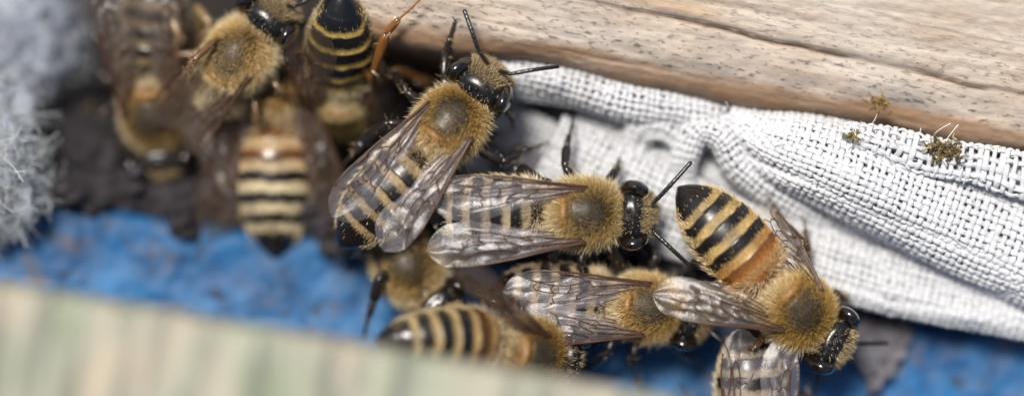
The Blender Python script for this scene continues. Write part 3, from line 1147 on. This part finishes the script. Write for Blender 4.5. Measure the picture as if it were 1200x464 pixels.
    def leg(s, which, side, pts=None, col=None, tuck=1.0, thick=1.22):
        """pts: world pixels of knee, ankle, (tarsus mid,) foot; default poses otherwise"""
        g = s.g
        hip = np.array({'fore': (.10, .095, -.13), 'mid': (.0, .11, -.15), 'hind': (-.10, .10, -.14)}[which]) * np.array((1, side, 1))
        if pts is None:
            q = np.array({'fore': [(.20, .23, -.06), (.27, .30, -.24), (.34, .34, -.30)],
                          'mid': [(-.01, .31, -.03), (-.04, .42, -.26), (.01, .52, -.31)],
                          'hind': [(-.24, .29, .0), (-.42, .34, -.25), (-.55, .38, -.31)]}[which], float)
            q = q * np.array((1, side, 1)) + g.normal(size=(3, 3)) * .025
            q = hip + (q - hip) * tuck - np.array((0, 0, .12 * (1 - tuck)))
        else:
            q = np.array([s.loc(*p) for p in pts])
        knee, ank, foot = q[0], q[1], q[-1]
        c = np.array(col if col is not None else s.o['legcol'])
        B = Bag()
        hind = which == 'hind'
        t = np.linspace(0, 1, 12)
        fem = polyline([hip, (hip + knee) / 2 + np.array((0, 0, .01)), knee], 12)
        B.add(*tube(fem, np.interp(t, [0, .1, .4, .8, 1], [.018, .024, .032, .027, .015]) * thick, 9), c)
        tib = polyline([knee, (knee + ank) / 2 + np.array((0, 0, .006)), ank], 12)
        B.add(*tube(tib, np.interp(t, [0, .1, .7, .92, 1], [.013, .020, .033 if hind else .025, .030 if hind else .022, .014]) * thick, 9, 1.2 if hind else 1), c * 1.05)
        mid = q[2] if len(q) > 3 else ank + (foot - ank) * .45 + np.array((0, 0, .012))
        bas = polyline([ank, mid], 8)
        B.add(*tube(bas, np.interp(np.linspace(0, 1, 8), [0, .15, .8, 1], [.012, .024 if hind else .017, .022 if hind else .014, .009]) * thick, 8, 1.3 if hind else 1), c * 1.2 + .006)
        tar = polyline([mid, mid + (foot - mid) * .5 + np.array((0, 0, .006)), foot], 17)
        kk = np.arange(17)
        B.add(*tube(tar, (.0095 - .002 * kk / 16) * (1 - .3 * (kk % 4 == 0)) * thick, 7), c * 1.5 + .012)
        for sg in (-1, 1):
            dr = (foot - mid) / (np.linalg.norm(foot - mid) + 1e-9)
            sd_ = np.cross(dr, (0, 0, 1.0))
            B.add(*tube(polyline([foot, foot + dr * .018 + sd_ * sg * .014, foot + dr * .022 + sd_ * sg * .026 - np.array((0, 0, .012))], 6), np.linspace(.005, .0015, 6), 5), c)
        # bristles
        allp = np.vstack([fem[2:], tib, bas])
        n = int(150 * min(1, s.o['dens'] + .2))
        i = g.integers(0, len(allp), n)
        p = allp[i] + g.normal(size=(n, 3)) * .010
        dv = g.normal(size=(n, 3)) + .5 * (ank - knee) / (np.linalg.norm(ank - knee) + 1e-9)
        dv /= np.linalg.norm(dv, axis=1)[:, None]
        hc = np.where((g.random(n) < .65)[:, None], np.array((.30, .22, .11)), c * 1.5 + .02)
        V, F, C = hairs(p, dv, .045 * g.uniform(.6, 1.2, n), .0042, g.normal(size=(n, 3)) * .006, hc, s.seed + 3)
        B.add(V, F, C)
        ob = B.build('leg', LEG, s.root, root=-s.off)

    def legs(s, **kw):
        """kw: fore_l=[...], hind_r=[...] give pixel poses; skip names in 'skip'"""
        skip = kw.pop('skip', ())
        col = kw.pop('col', None)
        tuck = kw.pop('tuck', 1.0)
        thick = kw.pop('thick', 1.22)
        for which in ('fore', 'mid', 'hind'):
            for nm, side in (('l', 1), ('r', -1)):
                k = which + '_' + nm
                if k not in skip:
                    s.leg(which, side, kw.get(k), col, tuck, thick)


FORE = ([0, .10, .25, .5, .7, .82, .92, .97, 1.0], [.018, .022, .030, .046, .048, .036, .004, -.040, -.095],
        [0, .08, .18, .32, .48, .62, .74, .84, .92, .97, 1.0], [-.016, -.024, -.048, -.100, -.160, -.208, -.232, -.230, -.198, -.155, -.100])
HIND = ([0, .15, .35, .6, .8, .93, 1.0], [.010, .018, .030, .032, .014, -.025, -.080],
        [0, .10, .28, .50, .72, .88, .96, 1.0], [-.020, -.070, -.135, -.175, -.178, -.150, -.118, -.085])
FORE_VEINS = [
    ([(0, .03), (.3, .03), (.6, .02), (.85, .02)], .0085, .0050),
    ([(0, .20), (.2, .14), (.42, .12), (.56, .10)], .0080, .0060),
    ([(.54, .06), (.60, .06), (.64, .05)], .0095, .0060),
    ([(.56, .12), (.62, .22), (.74, .25), (.84, .18), (.90, .04)], .0055, .0040),
    ([(.01, .50), (.15, .42), (.30, .40), (.40, .40)], .0075, .0055),
    ([(.40, .40), (.43, .24), (.47, .11)], .0055, .0045),
    ([(.435, .22), (.50, .30), (.60, .33), (.70, .30), (.79, .24)], .0050, .0040),
    ([(.40, .40), (.47, .50), (.58, .52), (.70, .47), (.78, .42), (.84, .46)], .0050, .0030),
    ([(.555, .32), (.55, .42), (.57, .52)], .0045, .0040),
    ([(.655, .31), (.68, .40), (.66, .49)], .0045, .0040),
    ([(.765, .25), (.80, .33), (.775, .42)], .0045, .0035),
    ([(.30, .40), (.35, .58), (.45, .70), (.58, .74), (.68, .70)], .0050, .0035),
    ([(.47, .50), (.50, .60), (.505, .72)], .0045, .0040),
    ([(.64, .50), (.665, .58), (.66, .71), (.72, .78)], .0045, .0030),
    ([(.02, .85), (.15, .86), (.28, .82), (.40, .68)], .0060, .0035),
]
HIND_VEINS = [
    ([(0, .10), (.25, .06), (.5, .04), (.66, .03)], .0070, .0045),
    ([(.02, .40), (.2, .30), (.4, .28), (.62, .22), (.85, .25)], .0060, .0030),
    ([(.40, .28), (.44, .42), (.48, .52), (.70, .55)], .0045, .0030),
    ([(.02, .60), (.2, .55), (.36, .55), (.48, .52)], .0050, .0035),
    ([(.02, .85), (.2, .80), (.40, .82)], .0045, .0030),
]
# ---- the two sharp bees in the middle
b = Bee('bee at the top middle, spreading two antennae over the beam', 527, 146, .0, 50, pitch=-4, roll=-4, head=(4, 22), abd=(-4, 6), seed=11, bald=.6, scale=1.02,
        fur=(.55, .38, .15), band=(.38, .275, .135))
b.wing(1, (376, 240, .16), roll=6, hspread=5)
b.wing(-1, (466, 304, .18), roll=4, hspread=8)
b.antenna(1, (562, 62, .13), (544, 12, .12))
b.antenna(-1, (598, 87, .13), (655, 78, .10))
b.legs(mid_r=[(588, 190, -.12), (612, 178, -.22), (642, 168, -.35)], fore_l=[(520, 90, -.1), (522, 62, -.14), (533, 25, -.05)],
       fore_r=[(592, 128, -.12), (598, 134, -.25), (602, 150, -.36)], hind_r=[(556, 232, -.15), (534, 262, -.3), (520, 280, -.38)])

b = Bee('bee in the centre on the white cloth, its antennae forming a wide V', 683, 250, .0, -2, pitch=0, roll=3, head=(0, 4), abd=(1, 2), seed=23, bald=.75,
        fur=(.58, .44, .21), band=(.40, .32, .20))
b.wing(1, (503, 211, .16), roll=-6, hspread=3, wscale=.92)
b.wing(-1, (503, 313, .16), roll=6, hspread=3, wscale=.92)
b.antenna(1, (764, 240, .05), (810, 190, .08))
b.antenna(-1, (766, 272, .05), (809, 312, .04))
b.legs(mid_l=[(662, 196, -.06), (664, 172, -.16), (672, 138, -.30)], fore_l=[(712, 212, -.1), (722, 200, -.16), (726, 186, -.28)],
       hind_l=[(632, 210, -.05), (608, 198, -.18), (590, 200, -.3)], hind_r=[(648, 308, -.15), (622, 316, -.3), (600, 320, -.36)])

# ---- lower middle, wings half under its neighbour
b = Bee('bee at the lower middle edge of the blue board, head tucked under another wing', 755, 360, -.16, -9, pitch=-2, roll=2, head=(-12, 2), abd=(4, 4), seed=35, bald=.5, scale=.97,
        fur=(.62, .45, .20), band=(.40, .30, .17))
b.wing(1, (590, 322, .02), roll=-2, hspread=10)
b.wing(-1, (602, 398, .02), roll=2, hspread=8)
b.antenna(1, (856, 372, -.16), (880, 350, -.3))
b.antenna(-1, (860, 412, -.2), (885, 432, -.4))
b.legs(mid_r=[(742, 418, -.22), (746, 440, -.45), (748, 462, -.6)], hind_r=[(712, 412, -.18), (690, 428, -.42), (660, 440, -.6)],
       fore_r=[(800, 412, -.3), (812, 420, -.45), (822, 430, -.6)])

# ---- right: orange based abdomen, wings spread
b = Bee('bee at the right on the white flap, wings spread, orange base to its striped abdomen', 932, 360, .0, -46, pitch=-8, roll=-6, head=(16, 2), abd=(-1, 6), seed=47, bald=.1,
        fur=(.58, .40, .14), band=(.47, .33, .13), orange=1.0, scale=1.03, mem=MEMBRANE_GOLD, band_w=.43, legcol=(.05, .022, .008))
b.wing(1, (895, 236, -.10), roll=-18, hspread=16)
b.wing(-1, (762, 362, .14), roll=6, hspread=12)
b.antenna(1, (1002, 402, -.18), (1040, 402, -.34))
b.antenna(-1, (962, 420, -.18), (955, 462, -.34))
b.legs(mid_l=[(948, 300, -.15), (944, 278, -.22), (941, 256, -.3)], fore_l=[(978, 340, -.18), (990, 350, -.26), (994, 346, -.36)], thick=.8)

# ---- cut by the lower edge
b = Bee('bee cut off by the bottom edge, only wings and grey striped abdomen showing', 882, 566, -.20, -88, pitch=-6, head=(0, 0), abd=(0, 2), seed=59,
        fur=(.6, .47, .27), band=(.40, .32, .20), dens=.8)
b.wing(1, (934, 396, .0), roll=-5, hspread=5, wscale=.8)
b.wing(-1, (850, 384, .0), roll=5, hspread=5, wscale=.8)
b.antenna(1)
b.antenna(-1)
b.legs()

# ---- lower left, soft, half behind the near plank
b = Bee('blurred bee rising behind the pale plank, striped abdomen pointing left', 618, 412, .12, -16, pitch=-32, roll=10, head=(-8, -30), abd=(13, 0), seed=61, bald=0,
        fur=(.44, .29, .10), band=(.42, .30, .13), orange=.3, dens=.6, mem=MEMBRANE_BROWN, band_w=.38)
b.wing(1, spread=26, lift=-.02, roll=20, hspread=4, wscale=.7)
b.wing(-1, spread=40, lift=-.1, hspread=4)
b.antenna(1)
b.antenna(-1)
b.legs(tuck=.4)

# ---- under the top middle bee
b = Bee('shaded bee crawling beneath the top middle bee, one leg down on blue paint', 478, 312, -.42, -56, pitch=26, head=(10, -24), abd=(6, 30), seed=67,
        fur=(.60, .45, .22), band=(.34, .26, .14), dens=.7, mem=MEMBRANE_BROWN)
b.wing(1, (452, 222, -.42), hspread=6, wscale=1.2)
b.wing(-1, (430, 248, -.45), hspread=6, wscale=1.2)
b.antenna(1)
b.antenna(-1)
b.legs(mid_r=[(446, 322, -.22), (438, 352, -.28), (426, 398, -.46)], fore_r=[(470, 345, -.5), (478, 366, -.6), (486, 378, -.68)],
       hind_r=[(420, 284, -.40), (400, 296, -.52), (396, 310, -.66)], thick=1.5)

# ---- top left group
b = Bee('dark bee at the top with its black and gold tail pointing up, seen on end', 400, 122, -.68, -94, pitch=-54, head=(6, -20), abd=(0, 0), seed=71,
        fur=(.88, .74, .46), band=(.46, .32, .09), dark=(.008, .008, .010), dens=.9, mem=MEMBRANE_BROWN, band_w=.27, legcol=(.16, .06, .012))
b.wing(-1, (334, 34, .10), roll=-4, hspread=5, wscale=1.1)
b.wing(1, (448, 60, -.30), roll=-25, hspread=6)
b.antenna(1)
b.antenna(-1)
b.legs(hind_l=[(436, 90, -.20), (452, 40, -.02), (468, 22, .04), (494, -2, .08)], thick=.85, mid_l=[(470, 82, -.5), (492, 92, -.6), (510, 96, -.7)])

b = Bee('bee at the top left with its glossy eye to the viewer, resting on blurred bees', 280, 66, -.26, 50, pitch=24, roll=-6, head=(2, -6), abd=(6, 50), seed=73, bald=.2,
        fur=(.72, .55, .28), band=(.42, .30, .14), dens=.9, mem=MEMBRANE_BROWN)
b.wing(1, spread=5, length=.7, lift=-.1, hspread=5)
b.wing(-1, spread=2, length=.7, lift=-.1, hspread=5)
b.antenna(1)
b.antenna(-1, (346, 8, -.1), (372, -6, -.1))
b.legs(mid_l=[(252, 48, -.08), (226, 72, -.02), (212, 92, -.1)], col=(.12, .06, .025), thick=.85)

b = Bee('blurred bee with cream striped abdomen hanging straight down, tail toward the blue board', 319, 98, -.66, 91, pitch=-4, scale=1.12, head=(0, 0), abd=(0, 4), seed=79,
        fur=(.50, .34, .14), band=(.62, .52, .33), orange=.5, dens=.7, mem=MEMBRANE_BROWN, band_w=.52)
b.wing(1, spread=20, lift=-.22, hspread=8)
b.wing(-1, spread=20, lift=-.22, hspread=8)
b.antenna(1)
b.antenna(-1)
b.legs()

b = Bee('dark blurred bee facing down in the shade at the far left of the cluster', 180, 132, -.70, -86, pitch=-8, head=(4, 0), abd=(-8, -4), seed=83,
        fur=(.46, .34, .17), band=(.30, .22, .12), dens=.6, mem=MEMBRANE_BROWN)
b.wing(1, spread=5, hspread=8)
b.wing(-1, spread=8, hspread=8)
b.antenna(1)
b.antenna(-1)
b.legs()

b = Bee('dim brown bee squeezed in shade behind the glossy eyed bee at top left', 226, 96, -.84, 128, pitch=-4, head=(0, 0), abd=(0, 20), seed=89,
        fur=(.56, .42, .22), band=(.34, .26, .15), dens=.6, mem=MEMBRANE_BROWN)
b.wing(1, spread=6, lift=0, hspread=5)
b.wing(-1, spread=6, lift=0, hspread=5)
b.antenna(1)
b.antenna(-1)
b.legs(fore_r=[(196, 12, -.45), (212, 44, -.42), (204, 58, -.5)], mid_r=[(230, 8, -.5), (248, 30, -.45), (236, 44, -.5)], col=(.20, .13, .06))
